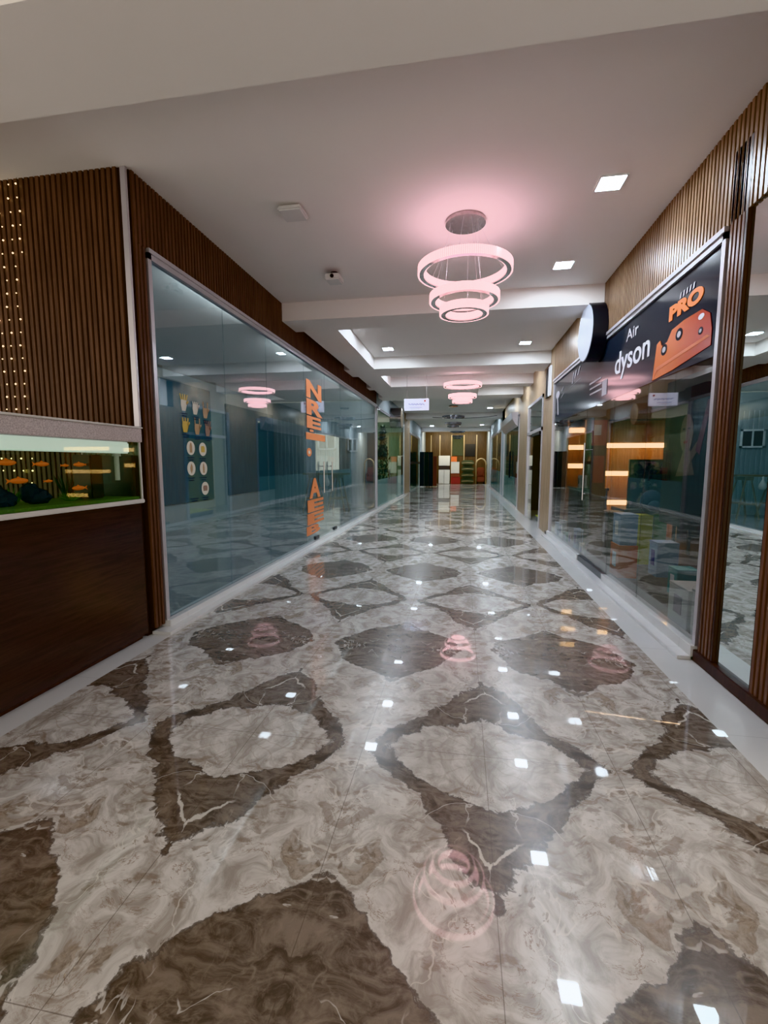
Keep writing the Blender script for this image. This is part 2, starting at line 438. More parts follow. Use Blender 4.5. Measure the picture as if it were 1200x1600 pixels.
# ------------------------------------------------------------------ left wall
YC = 3.41
panel('wall_left', 'y', YC+.03, 14.03, XL, 3.26, H, 1, M['walnut'])
panel('wall_left_corner', 'y', YC+.03, 3.585, XL, .06, 3.26, 1, M['walnut'], pitch=.045, w=.026)
panel('wall_back_left', 'x', -8.485, XL-.042, YC, .0, H, -1, M['walnut'])
struct(MB().box(XL-.042, XL+.006, YC-.016, YC+.008, 1.795, H, .002).build('trim_1', M['silver']), 'silver corner strip')
struct(MB().box(-8.5, XL-.06, YC+.13, YC+.3, 0, H).build('wall_left_inner', M['shopwall']))

def shopfront(name, side, y0, y1, z0, z1, glass, seams, t=.045, mat=None):
    X = XL if side == 'L' else XR
    s = 1 if side == 'L' else -1
    mat = mat or M['silver']
    r = sroot(name, (X, y0, 0))
    def bx(m, a, b, *q): m.box(min(X+s*a, X+s*b), max(X+s*a, X+s*b), *q)
    f = MB()
    bx(f, -.03, .025, y0, y0+t, z0, z1); bx(f, -.03, .025, y1-t, y1, z0, z1)
    bx(f, -.03, .025, y0, y1, z1-t, z1); bx(f, -.045, .040, y0, y1, z1, z1+.035)
    fo = f.build('frame', mat, r)
    es = [y0+t*.5] + list(seams) + [y1-t*.5]
    for a, b in zip(es, es[1:]):
        p = MB(); bx(p, -.012, -.002, a+.004, b-.004, z0, z1-t*.5)
        p.build('pane', glass, r)
    return r
w1 = shopfront('window_1', 'L', 3.585, 14.03, .085, 3.235, M['glassL'], (4.83, 5.95, 7.45, 8.62, 9.8, 11.9))
struct(MB().box(XL-.06, XL+.06, 3.585, 20.9, 0, .085, .004).build('baseboard_left', M['tile']))
struct(MB().box(XL-.03, XL+.15, 3.45, 21.2, 0, .03, .003).build('trim_2', M['tile']))
# door hardware on the left shopfront
for y in (8.34, 8.90):
    m = MB(); m.tube([(XL+.05, y, .93), (XL+.05, y, 1.52)], .014)
    for z in (1.02, 1.43): m.cyl((XL-.004, y, z), (XL+.05, y, z), .009)
    o = m.build('door_handle', M['steel'], w1, True)
for y in (8.0, 9.25):
    MB().box(XL-.03, XL+.02, y-.10, y+.10, .09, .15, .004).build('hinge', M['gunmetal'], w1)

# left shop interior
struct(MB().box(-6.15, -6.0, 3.7, 14.1, 0, 3.4).build('wall_left_shop_back', M['shopwall']))
struct(MB().box(-6.0, XL-.05, 14.03, 14.15, 0, 3.4).build('wall_left_shop_end', M['shopwall']))
struct(MB().box(-6.1, XL-.13, 3.6, 14.1, 3.42, 3.5).build('ceiling_left_shop', M['ceil']))
for k, (a, b, z0) in enumerate(((6.2, 10.25, .62), (10.98, 13.97, .65))):
    o = MB().box(-6.0, -5.96, a, b, z0, 3.0 if k else 3.2, .004).build('wall_panel', M['teal'])
    tag(o, ['dark teal glossy wall panel behind the round stickers on the left glass', 'dark teal glossy wall panel reaching the far corner of the left shop'][k], 'wall panel')
m = MB()
for i in range(26):
    x = -5.9 + i*.125
    m.box(x, x+.06, 14.0, 14.03, .1, 2.9)
o = m.build('wall_cladding', M['shopwall']); tag(o, 'pale grey vertical batten cladding on end wall of left shop', 'cladding')
def wall_frame(x0, x1, y, z0, z1, lab, grp=None):
    t = thing('picture_frame', lab, 'frame', ((x0+x1)/2, y, z0), grp)
    m = MB(); w = .05
    m.box(x0, x1, y-.03, y, z0, z0+w); m.box(x0, x1, y-.03, y, z1-w, z1); m.box(x0, x0+w, y-.03, y, z0, z1); m.box(x1-w, x1, y-.03, y, z0, z1)
    m.box((x0+x1)/2-.02, (x0+x1)/2+.02, y-.028, y, z0, z1)
    m.build('frame', M['white'], t)
    MB().box(x0+w, x1-w, y-.012, y-.004, z0+w, z1-w).build('backing', M['shopdark'], t)
wall_frame(-4.50, -3.90, 13.99, 1.9, 2.4, 'white two-part window frame on left shop end wall, above the trestle')
wall_frame(-3.52, -3.2, 13.99, 1.83, 2.26, 'smaller white frame on left shop end wall, nearest the corridor glass')

# trestle scaffold
def trestle():
    t = thing('trestle_table', 'raw wooden trestle table standing behind the left shop glass', 'table', (-4.0, 13.1, .06))
    MB().box(-4.62, -3.30, 12.85, 13.35, 1.14, 1.19, .005).build('top', M['rawwood'], t)
    for x in (-4.35, -3.6):
        for sx in (-1, 1):
            for y, dy in ((12.92, -.1), (13.28, .1)):
                MB().tube([(x+sx*.05, y, 1.15), (x+sx*.26, y+dy, .06)], .024, 6).build('leg', M['rawwood'], t)
        MB().box(x-.2, x+.2, 12.86, 12.90, .42, .47).build('brace', M['rawwood'], t); MB().box(x-.2, x+.2, 13.30, 13.34, .42, .47).build('brace', M['rawwood'], t)
        MB().box(x-.1, x+.1, 12.88, 13.32, 1.05, 1.14).build('top_beam', M['rawwood'], t)
    return t
trestle()
b = thing('plastic_sack', 'white crumpled sack hanging on the trestle table', 'sack', (-3.85, 12.8, .9))
m = MB(); m.lathe([(.005, .30), (.03, .27), (.02, .22), (.07, .12), (.09, .03), (.06, -.03), (.01, -.05)], (-3.85, 12.78, .86), 12); m.build('bag', M['offwhite'], b, True)
MB().tube([(-3.85, 12.78, 1.14), (-3.85, 12.77, 1.20), (-3.85, 12.84, 1.195)], .004, 6).build('strap', M['offwhite'], b)

# ------------------------------------------------------------------ stickers on the left glass
GX = XL+.001
def ell(cy, cz, ry, rz, n=20): return [(cy+ry*math.cos(2*math.pi*k/n), cz+rz*math.sin(2*math.pi*k/n)) for k in range(n)]
def flat(poly, name, mat, parent, x, t=.0015, side='L'):
    s = 1 if side == 'L' else -1
    return MB().prism(poly, (x, 0, 0), (0, 1, 0), (0, 0, 1), (s, 0, 0), t).build(name, mat, parent)
def caption(y, z, w, parent):
    for k in range(2):
        ww = w*(1-.25*k)
        flat([(y-ww/2, z-k*.022), (y+ww/2, z-k*.022), (y+ww/2, z-k*.022+.011), (y-ww/2, z-k*.022+.011)], 'caption', M['navyprint'], parent, GX)
hands = [('yellow open-hand sticker, top row nearest the corner', 4.03, 2.065, 'open'), ('yellow raised-fist sticker in the middle of the top row', 4.22, 2.05, 'fist'),
         ('tan hand sticker at far end of the top row', 4.40, 2.03, 'point'), ('gold cupped-hand sticker in second row, nearest the corner', 4.04, 1.865, 'cup'),
         ('tan pinching-hand sticker in the middle of second row', 4.24, 1.855, 'point'), ('pinkish spread-fingers sticker at far end of second row', 4.43, 1.85, 'open')]
for k, (lab, y, z, kind) in enumerate(hands):
    t = thing('hand_sticker', lab, 'sticker', (GX, y, z-.08), 'stickers on the left glass')
    mat = [M['gold'], M['ivory'], M['tan'], M['gold'], M['tan'], M['skin']][k]
    palm = [(y-.035, z-.075), (y+.02, z-.075), (y+.05, z-.01), (y+.045, z+.03), (y-.045, z+.03), (y-.05, z-.02)]
    flat(palm, 'palm', M['ivory'] if k in (0, 1) else mat, t, GX)
    nf = {'open': 4, 'fist': 4, 'point': 2, 'cup': 3}[kind]; ln = {'open': .055, 'fist': .022, 'point': .06, 'cup': .035}[kind]
    for i in range(nf):
        yy = y-.038 + i*.078/max(1, nf-1); sp = (i-(nf-1)/2)*(.012 if kind == 'open' else .004)
        flat([(yy-.009, z+.028), (yy+.009, z+.028), (yy+.008+sp, z+.028+ln), (yy-.008+sp, z+.028+ln)], 'finger', mat, t, GX)
    flat([(y+.04, z-.02), (y+.075, z+.015), (y+.068, z+.03), (y+.03, z+.01)], 'thumb', mat, t, GX)
    caption(y, z-.105, .10, t)
circ = [('round ivory sticker with tall tan bottle print, upper left of the round ones', 4.11, 1.642, 0), ('round ivory sticker with yellow square print, upper right of the round ones', 4.32, 1.635, 1),
        ('round ivory sticker with brown leaf print, in the middle left', 4.105, 1.442, 2), ('round ivory sticker with slim grey bottle print, in the middle right', 4.32, 1.44, 3),
        ('lowest round ivory sticker, with a pinkish jar print', 4.335, 1.234, 4)]
for lab, y, z, k in circ:
    t = thing('round_sticker', lab, 'sticker', (GX, y, z-.07), 'stickers on the left glass')
    flat(ell(y, z, .068, .068, 28), 'disc', M['ivory'], t, GX)
    ring = [(y+.074*math.cos(a), z+.074*math.sin(a)) for a in [2*math.pi*i/28 for i in range(28)]]
    pics = {0: [(-.02, -.045), (.02, -.045), (.02, .02), (.01, .05), (-.01, .05), (-.02, .02)], 1: [(-.032, -.03), (.032, -.03), (.032, .02), (.015, .035), (-.032, .03)],
            2: [(0, -.05), (.02, -.015), (.02, .02), (0, .05), (-.02, .01), (-.018, -.02)], 3: [(-.013, -.045), (.013, -.045), (.015, .01), (.006, .05), (-.006, .05), (-.015, .01)],
            4: [(-.035, -.025), (.035, -.025), (.04, .01), (.03, .03), (-.03, .03), (-.04, .01)]}[k]
    flat([(y+a, z+b) for a, b in pics], 'picture', [M['tan'], M['gold'], M['tan'], M['tan'], M['skin']][k], t, GX+.0018)
    caption(y, z-.10, .10, t)
t = thing('caption_sticker', 'small dark caption beside the lowest round sticker', 'sticker', (GX, 4.14, 1.13)); caption(4.14, 1.135, .13, t)

# orange vertical lettering on the left door
ol = thing('vertical_lettering', 'tall orange vinyl letters on upper part of left glass door', 'lettering', (GX, 8., 2.0))
def stroke(p, mat, parent): flat(p, 'letter', mat, parent, GX)
def letter(ch, y0, y1, z0, z1, parent):
    text(ch, 'L', (GX+.001, y0, z0), 1., M['orange'], 'letter', parent, bold=.045, width=y1-y0, height=z1-z0)
letter('N', 7.55, 8.40, 2.62, 2.92, ol); letter('R', 7.55, 8.45, 2.33, 2.60, ol); letter('E', 7.55, 8.35, 2.10, 2.31, ol)
letter('I', 7.7, 7.9, 2.04, 2.08, ol)
letter('-', 7.50, 8.60, 1.90, 2.02, ol)
oc = thing('round_badge', 'small round orange badge on left glass between the orange letters', 'sticker', (GX, 7.65, 1.62))
flat(ell(7.65, 1.68, .13, .075), 'disc', M['orange'], oc, GX); flat(ell(7.65, 1.68, .05, .03), 'picture', M['ivory'], oc, GX+.0018)
ol2 = thing('vertical_lettering', 'orange vinyl letters at the bottom of the left glass door', 'lettering', (GX, 8., .5))
letter('A', 7.62, 8.25, .86, 1.22, ol2); letter('E', 7.52, 8.45, .62, .84, ol2); letter('E', 7.50, 8.45, .40, .60, ol2); letter('B', 7.45, 8.2, .22, .38, ol2)

# ------------------------------------------------------------------ aquarium and its cabinet
AX0, AX1, AY0, AY1 = -3.16, XL+.01, .85, 3.385
cab = thing('aquarium_cabinet', 'glossy dark brown cabinet under the aquarium', 'cabinet', (-2.9, 2.1, 0))
MB().box(AX0, AX1-.02, AY0, AY1, .04, 1.165, .004).build('body', M['granite'], cab)
MB().box(AX0+.04, AX1-.06, AY0+.03, AY1-.03, 0, .04).build('plinth', M['walnut_dark'], cab)
aq = thing('aquarium', 'long lit glass aquarium with grey speckled hood on brown cabinet', 'aquarium', (-2.9, 2.1, 1.165))
MB().box(AX0-.01, AX1+.01, AY0-.01, AY1+.01, 1.166, 1.200, .006).build('base_frame', M['offwhite'], aq)
MB().box(AX0-.01, AX1+.012, AY0-.01, AY1+.012, 1.665, 1.775, .004).build('hood', M['hood'], aq)
MB().box(AX0-.02, AX1+.02, AY0-.02, AY1+.02, 1.775, 1.790, .004).build('hood_lip', M['offwhite'], aq)
m = MB(); m.box(AX1-.012, AX1-.004, AY0, AY1, 1.2, 1.665); m.build('front_pane', M['aqglass'], aq)
MB().box(AX0+.004, AX0+.012, AY0, AY1, 1.2, 1.665).build('back_pane', M['aqglass'], aq)
for x in (AX0, AX1-.012):
    MB().box(x, x+.014, AY1-.014, AY1, 1.2, 1.665).build('corner_post', M['offwhite'], aq)
MB().box(AX0+.014, AX1-.014, AY1-.012, AY1-.004, 1.2, 1.665).build('end_pane', M['aqglass'], aq)
MB().box(AX1-.08, AX1-.02, AY0+.05, AY1-.10, 1.572, 1.662, .01).build('reflection_band', M['aqreflect'], aq)  # water-surface reflection built as a glowing strip
MB().box(AX0+.02, AX1-.02, AY0+.02, AY1-.02, 1.575, 1.578).build('water_surface', M['water'], aq)
MB().box(AX0+.02, AX1-.02, AY0+.02, AY1-.02, 1.201, 1.222).build('gravel_bed', M['gravel'], aq)['kind'] = 'stuff'
MB().box(AX0+.02, AX1-.05, AY1-.05, AY1-.02, 1.2, 1.56).build('filter_panel', M['black'], aq)
f = thing('aquarium_filter', 'black aquarium filter with pale green outlet pipe inside the tank', 'filter', (-2.8, 3.2, 1.23))
MB().box(-2.88, -2.72, 2.98, 3.10, 1.23, 1.56, .008).build('filter_body', M['black'], f)
pq = MB().cyl((-2.70, 3.22, 1.36), (-2.70, 3.22, 1.57), .018).build('pipe', M['offwhite'], f)
MB().cyl((-2.70, 3.22, 1.55), (-2.70, 3.22, 1.572), .032).build('pipe_collar', M['offwhite'], pq)
def fish(y, z, s, d, lab, x=-2.76):
    t = thing('goldfish', lab, 'fish', (x, y, z), 'goldfish in the aquarium')
    b = MB(); b.ball((x, y, z), s, .34, 1.0, .30, 14)
    b.build('body', M['fish'], t, True)
    e = y - d*s*.85
    MB().prism([(0, 0), (-d*s*.55, s*.28), (-d*s*.38, 0), (-d*s*.55, -s*.28)], (x, e, z), (0, 1, 0), (0, 0, 1), (1, 0, 0), .003).build('tail', M['fish'], t)
    MB().prism([(s*.35, s*.2), (-s*.35, s*.2), (-s*.1, s*.45)], (x, y, z), (0, 1, 0), (0, 0, 1), (1, 0, 0), .003).build('fin', M['fish'], t)
fs = [(2.38, 1.50, .062, 1, 'long orange goldfish second from left, near the water surface'), (2.62, 1.49, .052, 1, 'orange goldfish near the surface, above the dark rocks'),
      (2.92, 1.485, .05, -1, 'pale-tailed orange goldfish near the surface beside the filter'), (2.17, 1.475, .05, 1, 'faint orange goldfish nearest the left picture edge'),
      (2.45, 1.385, .062, 1, 'long yellow-orange goldfish in the mid water, above left rock'), (2.66, 1.375, .03, 1, 'tiny orange goldfish in mid water between the rocks'),
      (2.90, 1.315, .055, -1, 'fat reddish goldfish low down beside the filter'), (2.22, 1.335, .045, 1, 'pale goldfish low in the water left of the rocks'),
      (2.80, 1.48, .03, 1, 'small pale goldfish beside the one at the filter')]
for a in fs: fish(*a)
for y, lab in ((2.40, 'larger dark blue rock on aquarium bed, left'), (2.64, 'smaller dark blue rock on aquarium bed, right')):
    m = MB(); m.ball((-2.85, y, 1.27), .075, 1.1, 1.1, .75, 14); m.ball((-2.84, y-.05, 1.30), .055, 1, 1, 1.1, 10); m.ball((-2.86, y+.05, 1.26), .05, 1.2, 1, .9, 10)
    for v in m.bm.verts: v.co += Vector([random.uniform(-.009, .009) for _ in range(3)])
    tag(m.build('rock', M['rock']), lab, 'rock')
def plant_tuft(y, x, h, lab, n=22, mat='leaf'):
    m = MB()
    for i in range(n):
        a = random.uniform(0, 6.28); l = h*random.uniform(.6, 1); r = random.uniform(.01, .06)
        p0 = (x+r*.3*math.cos(a), y+r*.3*math.sin(a), 1.222); p1 = (x+r*math.cos(a), y+r*math.sin(a), 1.222+l*.55); p2 = (x+1.8*r*math.cos(a), y+1.8*r*math.sin(a), 1.222+l)
        m.tube([p0, p1, p2], [.003, .006, .001], 4)
    return tag(m.build('water_plant', M[mat]), lab, 'plant')
plant_tuft(3.02, -2.98, .20, 'dark green water plant in front of the black filter')
plant_tuft(2.53, -2.92, .12, 'small green water plant between the blue rocks', mat='moss')
plant_tuft(2.86, -2.80, .07, 'low mossy plant left of the aquarium filter', mat='moss')
plant_tuft(2.10, -2.85, .08, 'low mossy plant at the left edge of the picture', mat='moss')

# fairy lights
for k, (x, lab, z0) in enumerate(((-3.95, 'leftmost strand of warm fairy lights on slatted wall', 1.3), (-3.85, 'second strand from the left of the warm fairy lights', 1.3), (-3.76, 'third strand from the left of the warm fairy lights', 1.3),
                              (-3.66, 'longest visible strand of fairy lights, nearest bare slats', 1.25), (-3.58, 'short strand of fairy lights ending high, nearest the shop corner', 3.05))):
    t = thing('fairy_light_strand', lab, 'string lights', (x, YC-.05, H), 'fairy light strands on the slatted wall')
    n = int((H-.02-z0)/.105); zz = [H-.05-i*.105 for i in range(n)]
    pts = [(x+.012*math.sin(i*1.7+k), YC-.035, z) for i, z in enumerate(zz)]
    MB().tube([(x, YC-.03, H-.001)]+pts, .0012, 4).build('wire', M['wire'], t)
    for p in pts:
        MB().ball(p, 0.0042 + .002*((k+int(p[2]*10)) % 2), n=6).build('bulb', M['bulb'], t)

# ------------------------------------------------------------------ right wall
panel('wall_right', 'y', 2.3, 9.66, XR, 3.118, H, -1, M['header'], pitch=.05)
panel('wall_right_pier', 'y', 3.462, 3.655, XR, .085, 3.57, -1, M['walnut_r'], pitch=.045, w=.026)
struct(MB().box(XR-.020, XR+.1, 3.432, 3.462, .085, 3.57, .003).build('trim_3', M['walnut_dark']))
panel('wall_right_near', 'y', 2.75, 3.045, XR, .085, H, -1, M['walnut_r'], pitch=.045, w=.026)
struct(MB().box(XR-.035, XR+.12, 2.3, 3.665, 0, .088, .004).build('baseboard_right', M['walnut_dark']))
mir = thing('wall_mirror', 'tall narrow mirror set between the slatted piers on the right', 'mirror', (XR, 3.2, .09))
MB().box(XR+.002, XR+.012, 3.045, 3.425, .09, 3.55).build('glass', M['mirror'], mir)
MB().box(XR-.004, XR+.014, 3.03, 3.425, 3.55, 3.57).build('frame', M['silver'], mir)
struct(MB().box(XR+.014, XR+.15, 2.3, 3.66, .0, H).build('wall_right_core', M['groove']))
w2 = shopfront('window_2', 'R', 3.665, 9.63, .115, 3.085, M['glassR'], (4.93, 5.93, 7.15, 8.4))
struct(MB().box(XR-.05, XR+.06, 3.665, 5.93, 0, .115, .004).build('baseboard_right_near', M['tile']))
struct(MB().box(XR-.05, XR+.06, 7.15, 9.66, 0, .115, .004).build('baseboard_right_far', M['tile']))
struct(MB().box(XR-.14, XR+.0, 3.665, 9.66, 0, .03, .003).build('trim_4', M['tile']))
m = MB(); m.box(XR-.035, XR+.03, 5.93, 7.15, .03, .115, .003); m.build('door_rail', M['gunmetal'], w2)
for y in (6.98,):
    m = MB(); m.tube([(XR-.05, y, .96), (XR-.05, y, 1.78)], .014)
    for z in (1.05, 1.68): m.cyl((XR-.004, y, z), (XR-.05, y, z), .009)
    m.build('door_handle', M['steel'], w2, True)

# right shop interior
struct(MB().box(XR+.1, 6.5, 9.55, 9.68, 0, 3.4).build('wall_right_shop_end', M['shopdark']))
struct(MB().box(6.4, 6.5, 3.4, 9.6, 0, 3.4).build('wall_right_shop_back', M['shopdark']))
struct(MB().box(XR+.15, 6.5, 3.4, 3.52, 0, 3.4).build('wall_right_shop_near', M['shopdark']))
struct(MB().box(XR+.13, 6.5, 3.4, 9.6, 3.3, 3.4).build('ceiling_right_shop', M['shopdark']))

def shelf_unit(x0, x1, zs, lab, y=9.54, dp=.35, top=2.3):
    t = thing('display_shelves', lab, 'shelves', ((x0+x1)/2, y-dp/2, .06))
    MB().box(x0, x1, y-.02, y, .06, top).build('back_panel', M['shopred'], t)
    for x in (x0, x1-.03): MB().box(x, x+.03, y-dp, y-.02, .06, top).build('side_panel', M['shopred'], t)
    MB().box(x0, x1, y-dp, y, top, top+.03).build('top_panel', M['shopdark'], t)
    for z in zs:
        s_ = MB().box(x0+.03, x1-.03, y-dp, y-.02, z+.03, z+.055).build('shelf', M['shopred'], t)
        MB().box(x0+.04, x1-.04, y-dp-.005, y-dp+.02, z-.055, z+.028).build('led_strip', M['warm'], s_)
    return t
shelf_unit(2.62, 4.0, (1.83, 1.31, .76), 'wide lit shelving with amber light strips at the back of the right shop')
shelf_unit(1.98, 2.32, (2.12, 1.80, 1.45), 'narrow lit shelving with amber light strips near the wooden pier')
def carton(x0, x1, y0, y1, z0, z1, mat, lab, mark=None, grp='product boxes in the right shop', cat='box', mm=None):
    t = thing('product_box', lab, cat, ((x0+x1)/2, (y0+y1)/2, z0), grp)
    bd = MB().box(x0, x1, y0, y1, z0, z1-.02, .004).build('body', mat, t)
    MB().box(x0-.003, x1+.003, y0-.003, y1+.003, z1-.022, z1, .003).build('lid', mm or mat, t)
    MB().box(x0-.004, x0, (y0*.7+y1*.3), (y0*.3+y1*.7), z0+(z1-z0)*.3, z0+(z1-z0)*.75).build('label', mark or M['whitev'], bd)
    return t
carton(2.22, 2.46, 7.35, 7.65, .06, .75, M['shopdark'], 'dark brown box pedestal behind right glass door', M['greyv'])
carton(1.92, 2.20, 4.12, 4.48, .06, .42, M['cardw'], 'wide white box on the floor behind glass, second from slatted pier', M['greyv'])
carton(1.90, 2.16, 3.72, 4.02, .06, .47, M['cardw'], 'white box squeezed against the shopfront frame nearest the slatted pier', M['greyv'])
carton(1.96, 2.18, 5.98, 6.30, .06, .47, M['ocard'], 'orange box on the floor under the light blue box', M['whitev'])
carton(1.97, 2.17, 6.00, 6.28, .47, .86, M['blue'], 'light blue box stacked on the orange box', M['whitev'])
carton(2.30, 2.52, 5.2, 5.42, .06, .36, M['teal2'], 'small teal box on the floor right of orange box', M['whitev'])
carton(2.50, 2.67, 6.85, 7.1, .06, .76, M['yellow'], 'tall yellow-green box under the navy backpack', M['purple'])
carton(2.685, 2.85, 6.85, 7.1, .06, .76, M['green'], 'tall green box under the navy backpack', M['yellow'])
carton(2.45, 2.7, 6.1, 6.35, .06, .5, M['blue'], 'pale blue box in front of the yellow-green box', M['purple'])
carton(2.3, 2.6, 4.35, 4.6, .06, .30, M['shopdark'], 'low dark box behind the white boxes', M['greyv'])
for i in range(6):
    y = 7.3 + i*.38
    carton(1.87, 1.965, y, y+.22, .06, .24+.09*((i*2) % 3), [M['cardw'], M['blue'], M['greyv'], M['teal2'], M['cardw'], M['blue']][i],
           ['small white box low behind glass just past the door', 'light blue small box second past the glass door', 'pale grey small box third past the glass door',
            'teal small box fourth past the glass door', 'small white box second from wooden pier', 'light blue small box nearest the wooden pier'][i], M['purple'])
ct = thing('display_counter', 'dark display counter at the far end of the right shop', 'counter', (2.2, 8.8, .06))
MB().box(2.02, 2.5, 8.35, 9.05, .06, 1.02, .006).build('body', M['black'], ct); MB().box(2.0, 2.52, 8.33, 9.07, 1.02, 1.06, .004).build('top', M['gunmetal'], ct)
carton(2.04, 2.16, 8.36, 8.50, 1.06, 1.28, M['cardw'], 'small white box standing on the dark counter', M['black'])
ct2 = thing('display_counter', 'low dark table carrying the printed art board', 'counter', (3.05, 8.0, .06))
MB().box(2.55, 3.6, 7.65, 8.3, .70, .76, .006).build('top', M['gunmetal'], ct2)
for x in (2.6, 3.52):
    for y in (7.7, 8.22): MB().box(x, x+.04, y, y+.04, .06, .70).build('leg', M['black'], ct2)
ab = thing('art_board', 'upright dark board with colourful abstract print on the low table', 'board', (3.0, 7.9, .76))
MB().box(2.70, 3.22, 7.90, 7.93, .78, 1.52, .003).build('print', M['art'], ab)
m = MB(); m.box(2.67, 3.25, 7.895, 7.935, 1.52, 1.55); m.box(2.67, 2.70, 7.895, 7.935, .76, 1.52); m.box(3.22, 3.25, 7.895, 7.935, .76, 1.52); m.box(2.67, 3.25, 7.895, 7.935, .76, .78); m.build('frame', M['black'], ab)
bg = thing('backpack', 'navy blue backpack standing on the yellow-green and green boxes', 'bag', (2.68, 6.98, .76))
m = MB(); m.ball((2.68, 6.98, .94), .17, .9, .62, 1.05, 16); m.build('body', M['navy'], bg, True)
m = MB(); m.ball((2.68, 6.87, .89), .10, .9, .5, .8, 12); m.build('pocket', M['navy'], bg, True)
MB().tube([(2.64, 6.98, 1.11), (2.64, 6.98, 1.16), (2.72, 6.98, 1.16), (2.72, 6.98, 1.11)], .01, 6).build('handle', M['black'], bg)

# red promotional banner
rb = thing('roll_up_banner', 'red and black roll-up banner behind the right glass door', 'banner', (1.99, 7.2, .06))
MB().box(1.87, 2.11, 7.19, 7.20, .10, 2.15).build('banner', M['shopdark'], rb)
MB().box(1.88, 2.10, 7.183, 7.188, 1.75, 2.12).build('print', M['red'], rb)
MB().box(1.92, 2.02, 7.180, 7.182, 1.90, 2.05).build('picture', M['greyv'], rb)
MB().box(1.93, 2.08, 7.180, 7.182, 1.2, 1.6).build('text_block', M['red'], rb)
MB().box(1.86, 2.13, 7.14, 7.26, .06, .10, .005).build('base', M['gunmetal'], rb)

# printed film along the top of the right glass
PX = XR-.003
film = thing('window_film', 'dark grey printed film across the top of the right shop glass', 'poster', (PX, 6.6, 2.2))
MB().box(PX, PX+.0015, 3.72, 9.58, 2.27, 3.06).build('film', M['film'], film)
PT = PX-.0035
t1 = thing('shop_lettering', 'large white dyson lettering on the right glass', 'lettering', (PT, 5.4, 2.4))
text('dyson', 'R', (PT, 5.96, 2.54), .345, M['whitev'], 'word', t1, bold=.004, width=1.02, depth=.003)
t2 = thing('shop_lettering', 'orange bold PRO lettering at the top of the right glass', 'lettering', (PT, 4.2, 2.7))
text('PRO', 'R', (PT, 4.54, 2.745), .155, M['orange2'], 'word', t2, bold=.009, width=.58, depth=.004)
for k in range(5): rflat2 = flat([(4.36-k*.055, 2.87), (4.33-k*.055, 2.875), (4.325-k*.055, 2.92), (4.345-k*.055, 2.915)], 'small_letter', M['greyv'], t2, PT, .002, 'R')
t3 = thing('shop_lettering', 'faded pale Air lettering above the dyson word', 'lettering', (PT, 5.4, 2.9))
text('Air', 'R', (PT, 5.62, 2.84), .17, M['greyv'], 'word', t3, bold=.002, width=.36)
# orange hair styler case
def rflat(poly, name, mat, parent, x, t=.0015): return flat(poly, name, mat, parent, x, t, 'R')
cs = thing('product_picture', 'printed orange hair-styler case with round cut-outs on the right glass', 'picture', (PT, 4.3, 2.3))
rflat([(4.83, 2.28), (4.77, 2.60), (4.70, 2.62), (4.66, 2.56), (4.55, 2.57), (4.47, 2.65), (4.25, 2.67), (3.96, 2.665), (3.84, 2.60), (3.80, 2.48), (3.80, 2.36), (4.4, 2.30)], 'case', M['orangebox'], cs, PT)
rflat([(4.83, 2.28), (4.75, 2.385), (3.86, 2.45), (3.81, 2.43), (4.72, 2.355)], 'edge', M['ocard'], cs, PT-.0018)
for y, z, r_ in ((4.60, 2.515, .062), (4.32, 2.575, .062), (3.96, 2.505, .035)):
    rflat(ell(y, z, r_*1.0, r_*.8), 'cut_out', M['film'], cs, PT-.0018)
    rflat(ell(y, z, r_*.55, r_*.42), 'cut_out_core', M['greyv'], cs, PT-.0034)
rflat(ell(3.965, 2.612, .045, .022), 'clasp', M['whitev'], cs, PT-.0018)
# small pale writing on the far film
sw = thing('shop_lettering', 'faint small white writing on the far end of the window film', 'lettering', (PT, 8.3, 2.6))
for k, (a, b, c, d) in enumerate(((8.15, 2.80, 8.02, 2.97), (7.98, 2.86, 7.85, 2.98), (7.80, 2.88, 7.62, 2.99), (8.30, 2.76, 7.55, 2.80), (8.95, 2.80, 8.75, 2.86), (8.98, 2.68, 8.72, 2.74))):
    rflat([(a, b), (a-.05, b), (c, d), (c+.05, d)], 'stroke', M['greyv'], sw, PT)
for k in range(3):
    y0 = 7.05-k*.02; z = 2.60-k*.075
    rflat([(y0, z), (y0-.55, z), (y0-.55, z+.022), (y0, z+.022)], 'text_line', M['greyv'], sw, PT)
qr = thing('notice_panel', 'pale narrow notice panel on the film left of dyson word', 'notice', (PT, 6.34, 2.35))
rflat([(6.44, 2.36), (6.24, 2.36), (6.24, 2.55), (6.44, 2.55)], 'sheet', M['greyv'], qr, PT)
dr = thing('product_picture', 'pale outline of a hair dryer printed at far end of the film', 'picture', (PT, 9.2, 2.5))
rflat(ell(9.25, 2.78, .16, .07), 'barrel', M['greyv'], dr, PT); rflat([(9.32, 2.72), (9.22, 2.72), (9.12, 2.40), (9.22, 2.40)], 'grip', M['greyv'], dr, PT)
